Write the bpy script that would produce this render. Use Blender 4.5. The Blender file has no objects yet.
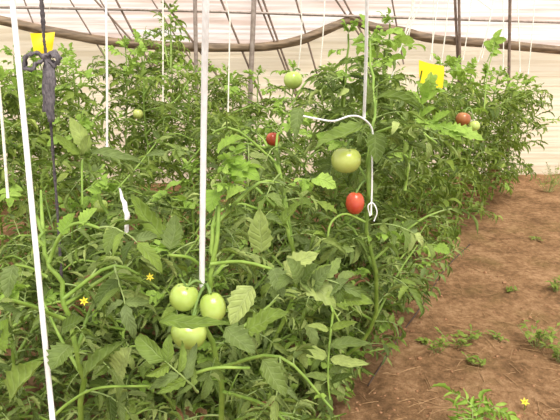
import bpy, math, random
import numpy as np
from mathutils import Vector, noise

rng = random.Random(7)
nr = np.random.RandomState(7)
SC = bpy.context.scene
COL = SC.collection
PI = math.pi

# ------------------------------------------------------------------ camera
H = 1.25
PITCH = math.radians(17.35)
F = 544.0
cam_d = bpy.data.cameras.new('camera')
cam_d.sensor_width = 36.0
cam_d.lens = F / 560.0 * 36.0
cam_d.clip_start = 0.05
cam = bpy.data.objects.new('camera', cam_d)
COL.objects.link(cam)
cam.location = (0, 0, H)
cam.rotation_euler = (PI / 2 - PITCH, 0, 0)
SC.camera = cam
CP, SP = math.cos(PITCH), math.sin(PITCH)
FWD = np.array([0, CP, -SP]); UP = np.array([0, SP, CP]); RT = np.array([1.0, 0, 0])
C0 = np.array([0, 0, H])


def at(px, py, D):
    """world point seen at a photograph pixel, D metres along the view axis"""
    return C0 + D * FWD + RT * (D * (px - 280) / F) + UP * (D * (210 - py) / F)


def proj(V):
    q = V - C0
    D = q @ FWD
    Ds = np.maximum(D, 1e-3)
    return 280 + F * (q @ RT) / Ds, 210 - F * (q @ UP) / Ds, D


def on_ground(px, py, z=0.0):
    r = FWD + RT * ((px - 280) / F) + UP * ((210 - py) / F)
    return C0 + r * ((z - H) / r[2])


# row frame: u runs along the rows, v across them (positive towards the path)
E0 = np.array([0.20, 1.79]); DU = np.array([0.58, 0.8146]); NV = np.array([0.8146, -0.58])


def uv(u, v, z=0.0):
    p = E0 + DU * u + NV * v
    return np.array([p[0], p[1], z])


def to_uv(p):
    q = np.array(p[:2]) - E0
    return q @ DU, q @ NV


# back wall plane
WA = np.array([-3.6, 4.55]); WB = np.array([4.4, 5.25])
WD = (WB - WA) / np.linalg.norm(WB - WA); WN = np.array([-WD[1], WD[0]])   # WN points outside


def on_wall(px, py, off=0.0):
    r = FWD + RT * ((px - 280) / F) + UP * ((210 - py) / F)
    t = ((WA + WN * off - C0[:2]) @ WN) / (r[:2] @ WN)
    return C0 + r * t


# ------------------------------------------------------------------ materials
def new_mat(name):
    m = bpy.data.materials.new(name); m.use_nodes = True
    nt = m.node_tree; nt.nodes.clear()
    return m, nt, nt.nodes.new


def srgb(*c):
    return tuple((x / 255 / 12.92 if x <= 10 else ((x / 255 + .055) / 1.055) ** 2.4) for x in c) + (1,)


def leaf_mat(name, cols, trans=0.3, rough=0.5, tcol=None):
    m, nt, N = new_mat(name)
    L = nt.links.new
    geo = N('ShaderNodeNewGeometry'); ramp = N('ShaderNodeValToRGB')
    el = ramp.color_ramp.elements
    while len(el) < len(cols): el.new(0.5)
    for i, c in enumerate(cols):
        el[i].position = i / (len(cols) - 1); el[i].color = srgb(*c)
    L(geo.outputs['Random Per Island'], ramp.inputs[0])
    tc = N('ShaderNodeTexCoord'); nz = N('ShaderNodeTexNoise')
    nz.inputs['Scale'].default_value = 55; nz.inputs['Detail'].default_value = 3
    L(tc.outputs['Object'], nz.inputs['Vector'])
    mx = N('ShaderNodeMix'); mx.data_type = 'RGBA'; mx.blend_type = 'MULTIPLY'
    mx.inputs[0].default_value = 0.55
    r2 = N('ShaderNodeValToRGB')
    r2.color_ramp.elements[0].position = .3; r2.color_ramp.elements[0].color = (.62, .62, .62, 1)
    r2.color_ramp.elements[1].position = .7; r2.color_ramp.elements[1].color = (1.25, 1.25, 1.2, 1)
    L(nz.outputs['Fac'], r2.inputs[0])
    L(ramp.outputs[0], mx.inputs[6]); L(r2.outputs[0], mx.inputs[7])
    atn = N('ShaderNodeAttribute'); atn.attribute_name = 'leafuv'
    sx = N('ShaderNodeSeparateXYZ'); L(atn.outputs['Vector'], sx.inputs[0])

    def M(op, a, b=None):
        n = N('ShaderNodeMath'); n.operation = op
        for k, x in ((0, a), (1, b)):
            if x is None: continue
            if isinstance(x, (int, float)): n.inputs[k].default_value = x
            else: L(x, n.inputs[k])
        return n.outputs[0]
    au = M('ABSOLUTE', sx.outputs[0])
    rib = M('SUBTRACT', 1.0, M('MINIMUM', M('MULTIPLY', au, 9.0), 1.0))
    ph = M('SUBTRACT', M('MULTIPLY', sx.outputs[1], 40.0), M('MULTIPLY', au, 9.0))
    vein = M('POWER', M('MULTIPLY', M('ADD', M('SINE', ph), 1.0), .5), 5.0)
    vn = M('MULTIPLY', M('MAXIMUM', rib, M('MULTIPLY', vein, .55)), sx.outputs[2])
    mv = N('ShaderNodeMix'); mv.data_type = 'RGBA'; mv.blend_type = 'SCREEN'
    L(M('MULTIPLY', vn, .45), mv.inputs[0]); L(mx.outputs[2], mv.inputs[6]); mv.inputs[7].default_value = (.20, .24, .11, 1)
    mx = mv
    p = N('ShaderNodeBsdfPrincipled'); p.inputs['Roughness'].default_value = rough
    p.inputs['Specular IOR Level'].default_value = 0.18
    L(mx.outputs[2], p.inputs['Base Color'])
    t = N('ShaderNodeBsdfTranslucent')
    g = N('ShaderNodeMix'); g.data_type = 'RGBA'; g.inputs[0].default_value = 0.5
    g.inputs[7].default_value = srgb(*(tcol or (150, 185, 60)))
    L(mx.outputs[2], g.inputs[6]); L(g.outputs[2], t.inputs['Color'])
    ms = N('ShaderNodeMixShader'); ms.inputs[0].default_value = trans
    L(p.outputs[0], ms.inputs[1]); L(t.outputs[0], ms.inputs[2])
    bp = N('ShaderNodeBump'); bp.inputs['Strength'].default_value = .6; bp.inputs['Distance'].default_value = .004
    L(M('SUBTRACT', nz.outputs['Fac'], M('MULTIPLY', vn, .8)), bp.inputs['Height']); L(bp.outputs[0], p.inputs['Normal'])
    o = N('ShaderNodeOutputMaterial'); L(ms.outputs[0], o.inputs[0])
    return m


def plain_mat(name, c0, c1=None, scale=40, rough=0.5, spec=0.4, bump=0.0, metal=0.0, trans=0.0, sss=0.0, stretch=None):
    m, nt, N = new_mat(name); L = nt.links.new
    tc = N('ShaderNodeTexCoord'); nz = N('ShaderNodeTexNoise')
    nz.inputs['Scale'].default_value = scale; nz.inputs['Detail'].default_value = 4
    if stretch:
        mp = N('ShaderNodeMapping'); mp.inputs['Scale'].default_value = stretch
        L(tc.outputs['Object'], mp.inputs[0]); L(mp.outputs[0], nz.inputs['Vector'])
    else:
        L(tc.outputs['Object'], nz.inputs['Vector'])
    r = N('ShaderNodeValToRGB')
    r.color_ramp.elements[0].position = .35; r.color_ramp.elements[0].color = srgb(*c0)
    r.color_ramp.elements[1].position = .65; r.color_ramp.elements[1].color = srgb(*(c1 or c0))
    L(nz.outputs['Fac'], r.inputs[0])
    p = N('ShaderNodeBsdfPrincipled')
    p.inputs['Roughness'].default_value = rough; p.inputs['Specular IOR Level'].default_value = spec
    p.inputs['Metallic'].default_value = metal
    if sss:
        p.inputs['Subsurface Weight'].default_value = sss
        p.inputs['Subsurface Radius'].default_value = (.02, .02, .008)
        p.inputs['Subsurface Scale'].default_value = .5
    L(r.outputs[0], p.inputs['Base Color'])
    if bump:
        b = N('ShaderNodeBump'); b.inputs['Strength'].default_value = bump; b.inputs['Distance'].default_value = .01
        L(nz.outputs['Fac'], b.inputs['Height']); L(b.outputs[0], p.inputs['Normal'])
    out = p.outputs[0]
    if trans:
        t = N('ShaderNodeBsdfTranslucent'); L(r.outputs[0], t.inputs[0])
        ms = N('ShaderNodeMixShader'); ms.inputs[0].default_value = trans
        L(out, ms.inputs[1]); L(t.outputs[0], ms.inputs[2]); out = ms.outputs[0]
    o = N('ShaderNodeOutputMaterial'); L(out, o.inputs[0])
    return m


M_LEAF = leaf_mat('leaf_mature', [(66, 82, 34), (96, 114, 44), (110, 124, 76), (124, 143, 60), (100, 120, 48), (164, 176, 104), (84, 100, 48), (146, 160, 86)], .2)
M_FAR = leaf_mat('leaf_back_rows', [(72, 90, 36), (102, 122, 44), (132, 150, 58), (110, 124, 62), (164, 178, 86)], .25)
M_YOUNG = leaf_mat('leaf_young', [(134, 165, 66), (150, 181, 78), (166, 194, 92)], .35)
M_DRY = leaf_mat('leaf_dry', [(128, 92, 62), (150, 110, 78), (116, 92, 58)], .15, .7, (150, 110, 70))
M_STEM = plain_mat('stem_green', (112, 140, 52), (138, 162, 72), 30, .5, .35)
M_STALK = plain_mat('leaf_stalk', (128, 148, 82), (150, 166, 98), 30, .5, .35)
M_TGREEN = plain_mat('tomato_green', (154, 174, 76), (178, 194, 102), 14, .2, .55, 0, 0, 0, .15)
M_TPALE = plain_mat('tomato_breaker', (166, 176, 84), (188, 194, 106), 14, .2, .55, 0, 0, 0, .15)
M_TRED = plain_mat('tomato_red', (178, 58, 40), (190, 84, 54), 18, .22, .5, 0, 0, 0, .1)
M_TORANGE = plain_mat('tomato_orange', (150, 84, 46), (172, 116, 66), 22, .25, .5, 0, 0, 0, .1)
M_CALYX = plain_mat('calyx_green', (96, 122, 58), (120, 142, 72), 60, .6, .3)
M_PETAL = plain_mat('petal_yellow', (234, 214, 60), (246, 232, 100), 60, .6, .2, 0, 0, .3)
M_TWINE = plain_mat('white_twine', (222, 217, 214), (236, 232, 230), 120, .6, .3, .3, 0, 0, 0, (1, 1, .25))
M_TWINE2 = plain_mat('old_twine', (214, 206, 190), (232, 226, 214), 120, .7, .2, .3)
M_BLACK = plain_mat('dark_cord', (62, 56, 58), (92, 84, 84), 90, .8, .2, .5)
M_CLOTH = plain_mat('dark_cloth', (92, 86, 90), (128, 120, 122), 60, .85, .15, .4, 0, .15, 0, (3, 3, 1))
M_TRAP = plain_mat('yellow_card', (246, 208, 6), (252, 220, 22), 20, .35, .4, 0, 0, .25)
M_PIPE = plain_mat('steel_pipe', (138, 122, 112), (168, 152, 142), 30, .5, .5, .1, .2)
M_DPIPE = plain_mat('dark_pipe', (104, 86, 74), (138, 116, 100), 30, .6, .4, .1, .1)
M_ROLL = plain_mat('rolled_film', (98, 80, 62), (140, 117, 92), 9, .55, .4, .5, 0, 0, 0, (1, 1, 5))
M_HOSE = plain_mat('drip_hose', (72, 56, 46), (96, 76, 62), 40, .6, .3)
M_WEED = leaf_mat('weed_leaf', [(104, 122, 48), (124, 142, 58), (142, 158, 74)], .3)
M_STRAW = plain_mat('straw', (150, 116, 80), (182, 146, 108), 60, .8, .2)
M_CLOD = plain_mat('clod', (140, 101, 72), (170, 130, 98), 60, .95, .1, .5)


def soil_mat():
    m, nt, N = new_mat('soil'); L = nt.links.new
    tc = N('ShaderNodeTexCoord')

    def nz(s, d, rgh=.6):
        n = N('ShaderNodeTexNoise'); n.inputs['Scale'].default_value = s
        n.inputs['Detail'].default_value = d; n.inputs['Roughness'].default_value = rgh
        L(tc.outputs['Object'], n.inputs['Vector']); return n
    a = nz(4.5, 6, .7); b = nz(30, 6, .75); c = nz(170, 4, .7); g = nz(2.1, 3)
    r = N('ShaderNodeValToRGB')
    e = r.color_ramp.elements
    e[0].position = .41; e[0].color = srgb(122, 92, 64)
    e[1].position = .6; e[1].color = srgb(190, 150, 112)
    q = e.new(.5); q.color = srgb(158, 120, 85)
    ad = N('ShaderNodeMath'); ad.operation = 'ADD'
    mu = N('ShaderNodeMath'); mu.operation = 'MULTIPLY'; mu.inputs[1].default_value = .5
    L(a.outputs['Fac'], ad.inputs[0]); L(b.outputs['Fac'], ad.inputs[1]); L(ad.outputs[0], mu.inputs[0])
    L(mu.outputs[0], r.inputs[0])
    mx = N('ShaderNodeMix'); mx.data_type = 'RGBA'
    gr = N('ShaderNodeValToRGB'); gr.color_ramp.elements[0].position = .55; gr.color_ramp.elements[1].position = .75
    gr.color_ramp.elements[1].color = (.6, .6, .6, 1)
    L(g.outputs['Fac'], gr.inputs[0]); L(gr.outputs[0], mx.inputs[0])
    L(r.outputs[0], mx.inputs[6]); mx.inputs[7].default_value = srgb(130, 114, 66)
    p = N('ShaderNodeBsdfPrincipled'); p.inputs['Roughness'].default_value = .95
    p.inputs['Specular IOR Level'].default_value = .1
    L(mx.outputs[2], p.inputs['Base Color'])
    a2 = N('ShaderNodeMath'); a2.operation = 'ADD'; L(b.outputs['Fac'], a2.inputs[0]); L(c.outputs['Fac'], a2.inputs[1])
    bp = N('ShaderNodeBump'); bp.inputs['Strength'].default_value = .9; bp.inputs['Distance'].default_value = .02
    L(a2.outputs[0], bp.inputs['Height']); L(bp.outputs[0], p.inputs['Normal'])
    o = N('ShaderNodeOutputMaterial'); L(p.outputs[0], o.inputs[0])
    return m


def film_mat(name, c0, c1, trans):
    m, nt, N = new_mat(name); L = nt.links.new
    tc = N('ShaderNodeTexCoord'); mp = N('ShaderNodeMapping'); mp.inputs['Scale'].default_value = (.5, .5, 16)
    nz = N('ShaderNodeTexNoise'); nz.inputs['Scale'].default_value = 1.6; nz.inputs['Detail'].default_value = 5
    L(tc.outputs['Object'], mp.inputs[0]); L(mp.outputs[0], nz.inputs['Vector'])
    r = N('ShaderNodeValToRGB')
    r.color_ramp.elements[0].position = .38; r.color_ramp.elements[0].color = srgb(*c0)
    r.color_ramp.elements[1].position = .62; r.color_ramp.elements[1].color = srgb(*c1)
    L(nz.outputs['Fac'], r.inputs[0])
    p = N('ShaderNodeBsdfPrincipled'); p.inputs['Roughness'].default_value = .45
    L(r.outputs[0], p.inputs['Base Color'])
    t = N('ShaderNodeBsdfTranslucent'); L(r.outputs[0], t.inputs[0])
    bp = N('ShaderNodeBump'); bp.inputs['Strength'].default_value = .4; bp.inputs['Distance'].default_value = .05
    L(nz.outputs['Fac'], bp.inputs['Height']); L(bp.outputs[0], p.inputs['Normal'])
    ms = N('ShaderNodeMixShader'); ms.inputs[0].default_value = trans
    L(p.outputs[0], ms.inputs[1]); L(t.outputs[0], ms.inputs[2])
    o = N('ShaderNodeOutputMaterial'); L(ms.outputs[0], o.inputs[0])
    return m


M_SOIL = soil_mat()
M_FILM = film_mat('film_upper', (226, 202, 190), (253, 248, 245), .45)
M_APRON = film_mat('film_apron', (230, 212, 184), (244, 229, 206), .4)


# ------------------------------------------------------------------ mesh accumulation
class Acc:
    def __init__(self):
        self.V, self.Fq, self.Mi, self.U, self.n = [], [], [], [], 0

    def add(self, V, Fq, mi, uv_=None):
        self.U.append(np.full((len(V), 3), .5) if uv_ is None else uv_)
        V = np.asarray(V, float); Fq = np.asarray(Fq, int)
        self.V.append(V); self.Fq.append(Fq + self.n); self.n += len(V)
        self.Mi.append(np.full(len(Fq), mi) if np.isscalar(mi) else np.asarray(mi))

    def build(self, name, mats, parent=None, origin=None, smooth=True):
        V = np.concatenate(self.V); Fq = np.concatenate(self.Fq); Mi = np.concatenate(self.Mi)
        if origin is not None:
            V = V - np.asarray(origin)
        me = bpy.data.meshes.new(name)
        me.vertices.add(len(V)); me.vertices.foreach_set('co', V.ravel())
        me.loops.add(len(Fq) * 4); me.loops.foreach_set('vertex_index', Fq.ravel().astype(np.int32))
        me.polygons.add(len(Fq))
        me.polygons.foreach_set('loop_start', np.arange(0, len(Fq) * 4, 4, dtype=np.int32))
        me.polygons.foreach_set('loop_total', np.full(len(Fq), 4, dtype=np.int32))
        for m in mats: me.materials.append(m)
        me.polygons.foreach_set('material_index', Mi.astype(np.int32))
        me.polygons.foreach_set('use_smooth', np.full(len(Fq), smooth))
        at_ = me.attributes.new('leafuv', 'FLOAT_VECTOR', 'POINT'); at_.data.foreach_set('vector', np.concatenate(self.U).ravel())
        me.update(calc_edges=True); me.validate()
        o = bpy.data.objects.new(name, me); COL.objects.link(o)
        if parent is not None: o.parent = parent
        elif origin is not None: o.location = Vector(origin)
        return o


def frame_of(d):
    d = d / (np.linalg.norm(d) + 1e-9)
    h = np.array([0, 0, 1.0]) if abs(d[2]) < .9 else np.array([1.0, 0, 0])
    a = np.cross(d, h); a /= np.linalg.norm(a)
    return d, a, np.cross(a, d)


def tube(P, R, sides=6, cap=True):
    P = np.asarray(P, float); n = len(P)
    R = np.full(n, R) if np.isscalar(R) else np.asarray(R)
    V = []
    ang = np.arange(sides) * 2 * PI / sides
    a_prev = None
    for i in range(n):
        d = P[min(i + 1, n - 1)] - P[max(i - 1, 0)]
        d, a, b = frame_of(d)
        if a_prev is not None:
            a = a_prev - d * (a_prev @ d); a /= np.linalg.norm(a) + 1e-9; b = np.cross(a, d)
        a_prev = a
        V.append(P[i] + R[i] * (np.cos(ang)[:, None] * a + np.sin(ang)[:, None] * b))
    V = np.concatenate(V)
    Q = []
    for i in range(n - 1):
        for k in range(sides):
            k2 = (k + 1) % sides
            Q.append((i * sides + k, i * sides + k2, (i + 1) * sides + k2, (i + 1) * sides + k))
    if cap and sides % 2 == 0:
        for b0 in (0, (n - 1) * sides):
            for k in range(1, sides // 2):
                # strip of quads across the end
                q = (b0 + k - 1, b0 + k, b0 + sides - 1 - k, b0 + sides - k) if k > 0 else None
                if len(set(q)) == 4: Q.append(q if b0 == 0 else q[::-1])
    return V, np.array(Q)


def spline(P, n):
    P = np.asarray(P, float)
    if len(P) == 2:
        t = np.linspace(0, 1, n)[:, None]; return P[0] * (1 - t) + P[1] * t
    Q = np.vstack([2 * P[0] - P[1], P, 2 * P[-1] - P[-2]])
    out = []
    for t in np.linspace(0, len(P) - 1, n):
        i = min(int(t), len(P) - 2); f = t - i
        p0, p1, p2, p3 = Q[i], Q[i + 1], Q[i + 2], Q[i + 3]
        out.append(.5 * ((2 * p1) + (-p0 + p2) * f + (2 * p0 - 5 * p1 + 4 * p2 - p3) * f * f + (-p0 + 3 * p1 - 3 * p2 + p3) * f ** 3))
    return np.array(out)


# ------------------------------------------------------------------ leaf templates
def leaflet(W=.24, roll=1.0, bend=.8, rows=11, cols=5, lobes=.3, rg=rng, lift=.2):
    """one leaflet of length 1 along +Y, edges rolled up, tip bent down"""
    t = np.linspace(0, 1, rows)
    prof = np.sin(PI * np.clip(t, 0, 1) ** .72) ** .75
    prof = np.maximum(prof, .02)
    tooth = np.ones(rows)
    for i in range(1, rows - 1):
        tooth[i] = 1 + lobes * (.55 if i % 2 == 0 else -.55) * (1 - .4 * t[i])
    ang = lift - bend * t + .12 * np.sin(t * rg.uniform(5, 9) + rg.uniform(0, 6))
    y = np.concatenate([[0], np.cumsum(np.cos(ang[:-1]))]) / (rows - 1)
    z = np.concatenate([[0], np.cumsum(np.sin(ang[:-1]))]) / (rows - 1)
    side = np.cumsum([rg.uniform(-.02, .02) for _ in range(rows)])
    s = np.linspace(-1, 1, cols)
    V = np.zeros((rows, cols, 3))
    asym = rg.uniform(.85, 1.15)
    for i in range(rows):
        R = roll * (.6 + .6 * t[i])
        for j in range(cols):
            sj = s[j]
            w = W * prof[i] * (tooth[i] if abs(sj) > .6 else 1) * (asym if sj > 0 else 1 / asym)
            if abs(R) > 1e-3:
                x = w * math.sin(R * sj) / R; dz = w * (1 - math.cos(R * sj)) / R
            else:
                x = w * sj; dz = 0
            dz += .02 * rg.uniform(-1, 1) * abs(sj) + (.018 if abs(sj) > .2 and abs(sj) < .8 else 0)
            V[i, j] = (x + side[i], y[i] - math.sin(ang[i]) * dz, z[i] + math.cos(ang[i]) * dz)
    Q = [(i * cols + j, i * cols + j + 1, (i + 1) * cols + j + 1, (i + 1) * cols + j) for i in range(rows - 1) for j in range(cols - 1)]
    return V.reshape(-1, 3), np.array(Q)


def grid_uv(rows, cols):
    return np.array([(s_, t_, 1.0) for t_ in np.linspace(0, 1, rows) for s_ in np.linspace(-1, 1, cols)])


def rotz(V, a):
    c, s = math.cos(a), math.sin(a)
    return V @ np.array([[c, s, 0], [-s, c, 0], [0, 0, 1]])


def rotx(V, a):
    c, s = math.cos(a), math.sin(a)
    return V @ np.array([[1, 0, 0], [0, c, s], [0, -s, c]])


def roty(V, a):
    c, s = math.cos(a), math.sin(a)
    return V @ np.array([[c, 0, -s], [0, 1, 0], [s, 0, c]])


def compound(kind, rg, hi=True):
    """compound tomato leaf of length 1 along +Y, returned as (verts, quads, 0 blade / 1 stalk)"""
    rows, cols = (11, 5) if hi else (6, 3)
    A = Acc()
    droop = rg.uniform(.5, 1.3) if kind != 'young' else rg.uniform(-.1, .6)
    n = 9
    a = .35 - droop * np.linspace(0, 1, n) ** 1.2
    L = .62
    y = np.concatenate([[0], np.cumsum(np.cos(a[:-1]))]) / (n - 1) * L
    z = np.concatenate([[0], np.cumsum(np.sin(a[:-1]))]) / (n - 1) * L
    x = np.cumsum([rg.uniform(-.008, .008) for _ in range(n)])
    P = np.stack([x, y, z], 1)
    V, Q = tube(P, np.linspace(.016, .007, n), 4 if hi else 4, False)
    A.add(V, Q, 1)

    def put(t, side, ln, yaw):
        k = t * (n - 1); i = min(int(k), n - 2); f = k - i
        p = P[i] * (1 - f) + P[i + 1] * f
        pa = a[i]
        roll = {'roll': rg.uniform(1.5, 2.7), 'flat': rg.uniform(.6, 1.7), 'young': rg.uniform(.2, .9)}[kind]
        v, q = leaflet(rg.uniform(.13, .24) if kind != 'young' else rg.uniform(.26, .34), roll, rg.uniform(.3, 1.4), rows, cols,
                       rg.uniform(.08, .4) if hi else .2, rg, rg.uniform(-.1, .3))
        v = v * ln
        v = roty(v, rg.uniform(-.8, .8) - side * .25)
        v = rotx(v, rg.uniform(-.55, .3))
        v = rotz(v, -side * yaw)
        v = rotx(v, pa)
        A.add(v + p, q, 0, grid_uv(rows, cols))
    put(1, 0, rg.uniform(.36, .46), 0)
    for t, ln in ((.94, .27), (.7, .33), (.47, .33), (.27, .22)):
        for s in (-1, 1):
            if rg.random() < .93:
                put(t + rg.uniform(-.04, .04), s, ln * rg.uniform(.85, 1.2), rg.uniform(.8, 1.25))
    if hi:
        for t in (.78, .49):
            for s in (-1, 1):
                if rg.random() < .6: put(t, s, rg.uniform(.08, .13), 1.3)
    return np.concatenate(A.V), np.concatenate(A.Fq), np.concatenate(A.Mi), np.concatenate(A.U)


tr = random.Random(11)
T_HI = [compound('roll' if i % 2 else 'flat', tr) for i in range(14)]
T_LO = [compound('roll' if i % 3 == 0 else 'flat', tr, False) for i in range(12)]
T_YHI = [compound('young', tr) for _ in range(6)]
T_YLO = [compound('young', tr, False) for _ in range(6)]


def orient(V, base, direc, scale, twist=0.0, up=None):
    d = np.asarray(direc, float); d = d / np.linalg.norm(d)
    u = np.array([0, 0, 1.0]) if up is None else np.asarray(up, float)
    if abs(d @ u) > .97: u = np.array([0.3, -1.0, 0.2])
    x = np.cross(d, u); x /= np.linalg.norm(x); z = np.cross(x, d)
    c, s = math.cos(twist), math.sin(twist)
    x, z = c * x + s * z, c * z - s * x
    return np.asarray(base) + scale * (V[:, :1] * x + V[:, 1:2] * d + V[:, 2:] * z)


# ------------------------------------------------------------------ outline limits of the crop
SKY = np.array([(-60, 42), (0, 46), (30, 56), (60, 50), (100, 50), (130, 40), (150, 26), (165, 4), (183, 22), (196, 54), (215, 66), (250, 72),
                (285, 66), (320, 60), (338, 34), (360, 16), (385, 14), (405, 34), (420, 58), (450, 66), (472, 62), (490, 58), (508, 62),
                (530, 68), (545, 82), (556, 96), (640, 110)], float)
EDGE = np.array([(-100, 556), (95, 556), (130, 552), (170, 546), (188, 532), (215, 498), (245, 470), (285, 440), (330, 412), (350, 398), (370, 378),
                 (395, 356), (420, 338), (520, 270), (900, 100)], float)
KEEP = []      # (px, py, rx, ry, D): thing that stays in the open


def allowed(V, slack=0.0, floor_=True, near=.8):
    if floor_ and V[:, 2].min() < .012: return False
    px, py, D = proj(V)
    if D.min() < near: return False
    sky = np.interp(px, SKY[:, 0], SKY[:, 1])
    if (py < sky - 5 - slack).mean() > .08: return False
    ed = np.interp(py, EDGE[:, 0], EDGE[:, 1])
    if (px > ed + 4 + slack).mean() > .06: return False
    for kx, ky, rx, ry, kd in KEEP:
        ins = ((px - kx) / rx) ** 2 + ((py - ky) / ry) ** 2 < 1
        if (ins & (D < kd)).any(): return False
    for (x0, y0, x1, y1, wd, kd) in STRIPS:
        ins = (py > y0) & (py < y1) & (np.abs(px - (x0 + (x1 - x0) * (py - y0) / (y1 - y0))) < wd) & (D < kd)
        if ins.any(): return False
    return True


KEEP += [(184, 297, 17, 16, 1.2), (213, 307, 15, 17, 1.2), (189, 334, 19, 17, 1.2), (346, 160, 17, 17, 1.6), (355, 203, 11, 14, 1.6),
         (463, 119, 8, 8, 2.4), (474, 126, 7, 7, 2.4), (293, 80, 10, 10, 2.3), (101, 206, 7, 7, 1.9), (138, 114, 5, 5, 2.5),
         (273, 139, 6, 5, 1.9), (424, 70, 5, 8, 2.5), (437, 78, 6, 7, 2.5), (43, 41, 15, 12, 2.8), (50, 75, 8, 38, 1.7), (124, 210, 7, 22, 1.2),
         (335, 120, 34, 6, 1.5), (372, 165, 3, 45, 1.5), (84, 301, 6, 6, 1.1), (214, 240, 8, 36, 1.1), (262, 232, 14, 26, 1.2),
         (50, 275, 9, 36, 1.1), (76, 228, 26, 8, 1.1), (280, 275, 70, 13, 1.05), (196, 323, 34, 9, 1.0), (330, 358, 10, 40, 1.4)]
STRIPS = [(13, 0, 52, 420, 5, 1.3), (206, 0, 202, 272, 6, 1.3), (367, 0, 365, 116, 4, 1.7), (107, 0, 107, 145, 3, 2.2), (43, 0, 60, 230, 3, 1.6)]


# ------------------------------------------------------------------ tags
def tag(o, label=None, cat=None, group=None, kind=None):
    if label: o['label'] = label
    if cat: o['category'] = cat
    if group: o['group'] = group
    if kind: o['kind'] = kind
    return o


def empty(name, loc):
    o = bpy.data.objects.new(name, None); COL.objects.link(o)
    o.location = Vector(loc); o.empty_display_size = .05
    return o


# ------------------------------------------------------------------ tomato, calyx, flower
def tomato_mesh(rx, rz, lob=.035, seed=0):
    rg = random.Random(seed); ph = rg.uniform(0, 6)
    nu, nv = 28, 16
    V = []
    for j in range(nv + 1):
        th = .02 + (PI - .04) * j / nv
        for i in range(nu):
            f = 2 * PI * i / nu
            k = 1 + lob * math.cos(5 * f + ph) * math.sin(th) * (.6 + .4 * math.cos(th)) + .02 * math.cos(2 * f + ph)
            r = math.sin(th) ** .92
            z = math.cos(th)
            z -= .28 * math.exp(-(r / .28) ** 2) if z > 0 else -.05 * math.exp(-(r / .2) ** 2)
            V.append((rx * k * r * math.cos(f), rx * k * r * math.sin(f), rz * z))
    Q = [(j * nu + i, (j + 1) * nu + i, (j + 1) * nu + (i + 1) % nu, j * nu + (i + 1) % nu) for j in range(nv) for i in range(nu)]
    return np.array(V), np.array(Q)


def calyx_mesh(r, rg):
    A = Acc()
    for k in range(5):
        v, q = leaflet(.13, .6, rg.uniform(-.6, .9), 6, 3, 0, rg, rg.uniform(0, .5))
        A.add(rotz(v * r, k * 2 * PI / 5 + rg.uniform(-.2, .2)) + [0, 0, .1 * r], q, 0)
    v, q = tube(spline([(0, 0, 0), (.05 * r, .1 * r, .4 * r), (.3 * r, .1 * r, .9 * r)], 5), r * .08, 6)
    A.add(v, q, 0)
    return A


def tilt_to(V, axis):
    d, a, b = frame_of(np.asarray(axis, float))
    return V[:, :1] * a + V[:, 1:2] * b + V[:, 2:] * d


def add_tomato(plant, base, c, rx, rz, mat, axis=(0, 0, 1), label=None, seed=1, stalk_from=None, cal=True):
    V, Q = tomato_mesh(rx, rz, seed=seed)
    A = Acc(); A.add(tilt_to(V, axis) + c - base, Q, 0)
    o = A.build('tomato', [mat], plant)
    if label: o['label'] = label
    ax = np.asarray(axis, float); ax /= np.linalg.norm(ax)
    if cal:
        cm = calyx_mesh(rx * .8, random.Random(seed)); B = Acc()
        B.add(tilt_to(np.concatenate(cm.V), ax) + c + ax * rz * .68 - base, np.concatenate(cm.Fq), 0)
        if stalk_from is not None:
            top = c + ax * rz * .75
            v, q = tube(spline([top, (top + stalk_from) / 2 + [0, 0, .012], stalk_from], 7) - base, np.linspace(.0028, .0036, 7), 6)
            B.add(v, q, 0)
        B.build('calyx', [M_CALYX], o)
    return o


def add_flower(plant, base, c, r, facing, seed=0):
    rg = random.Random(seed); A = Acc()
    for k in range(6):
        v, q = leaflet(.2, .4, rg.uniform(-.9, -.1), 6, 3, 0, rg, .1)
        A.add(rotz(v * r, k * PI / 3), q, 0)
    v, q = tube([(0, 0, -.1 * r), (0, 0, .3 * r), (0, 0, .6 * r)], [.18 * r, .15 * r, .05 * r], 6); A.add(v, q, 0)
    v2 = tilt_to(np.concatenate(A.V), facing) + c - base
    B = Acc(); B.add(v2, np.concatenate(A.Fq), 0)
    return B.build('flower', [M_PETAL], plant)


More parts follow.
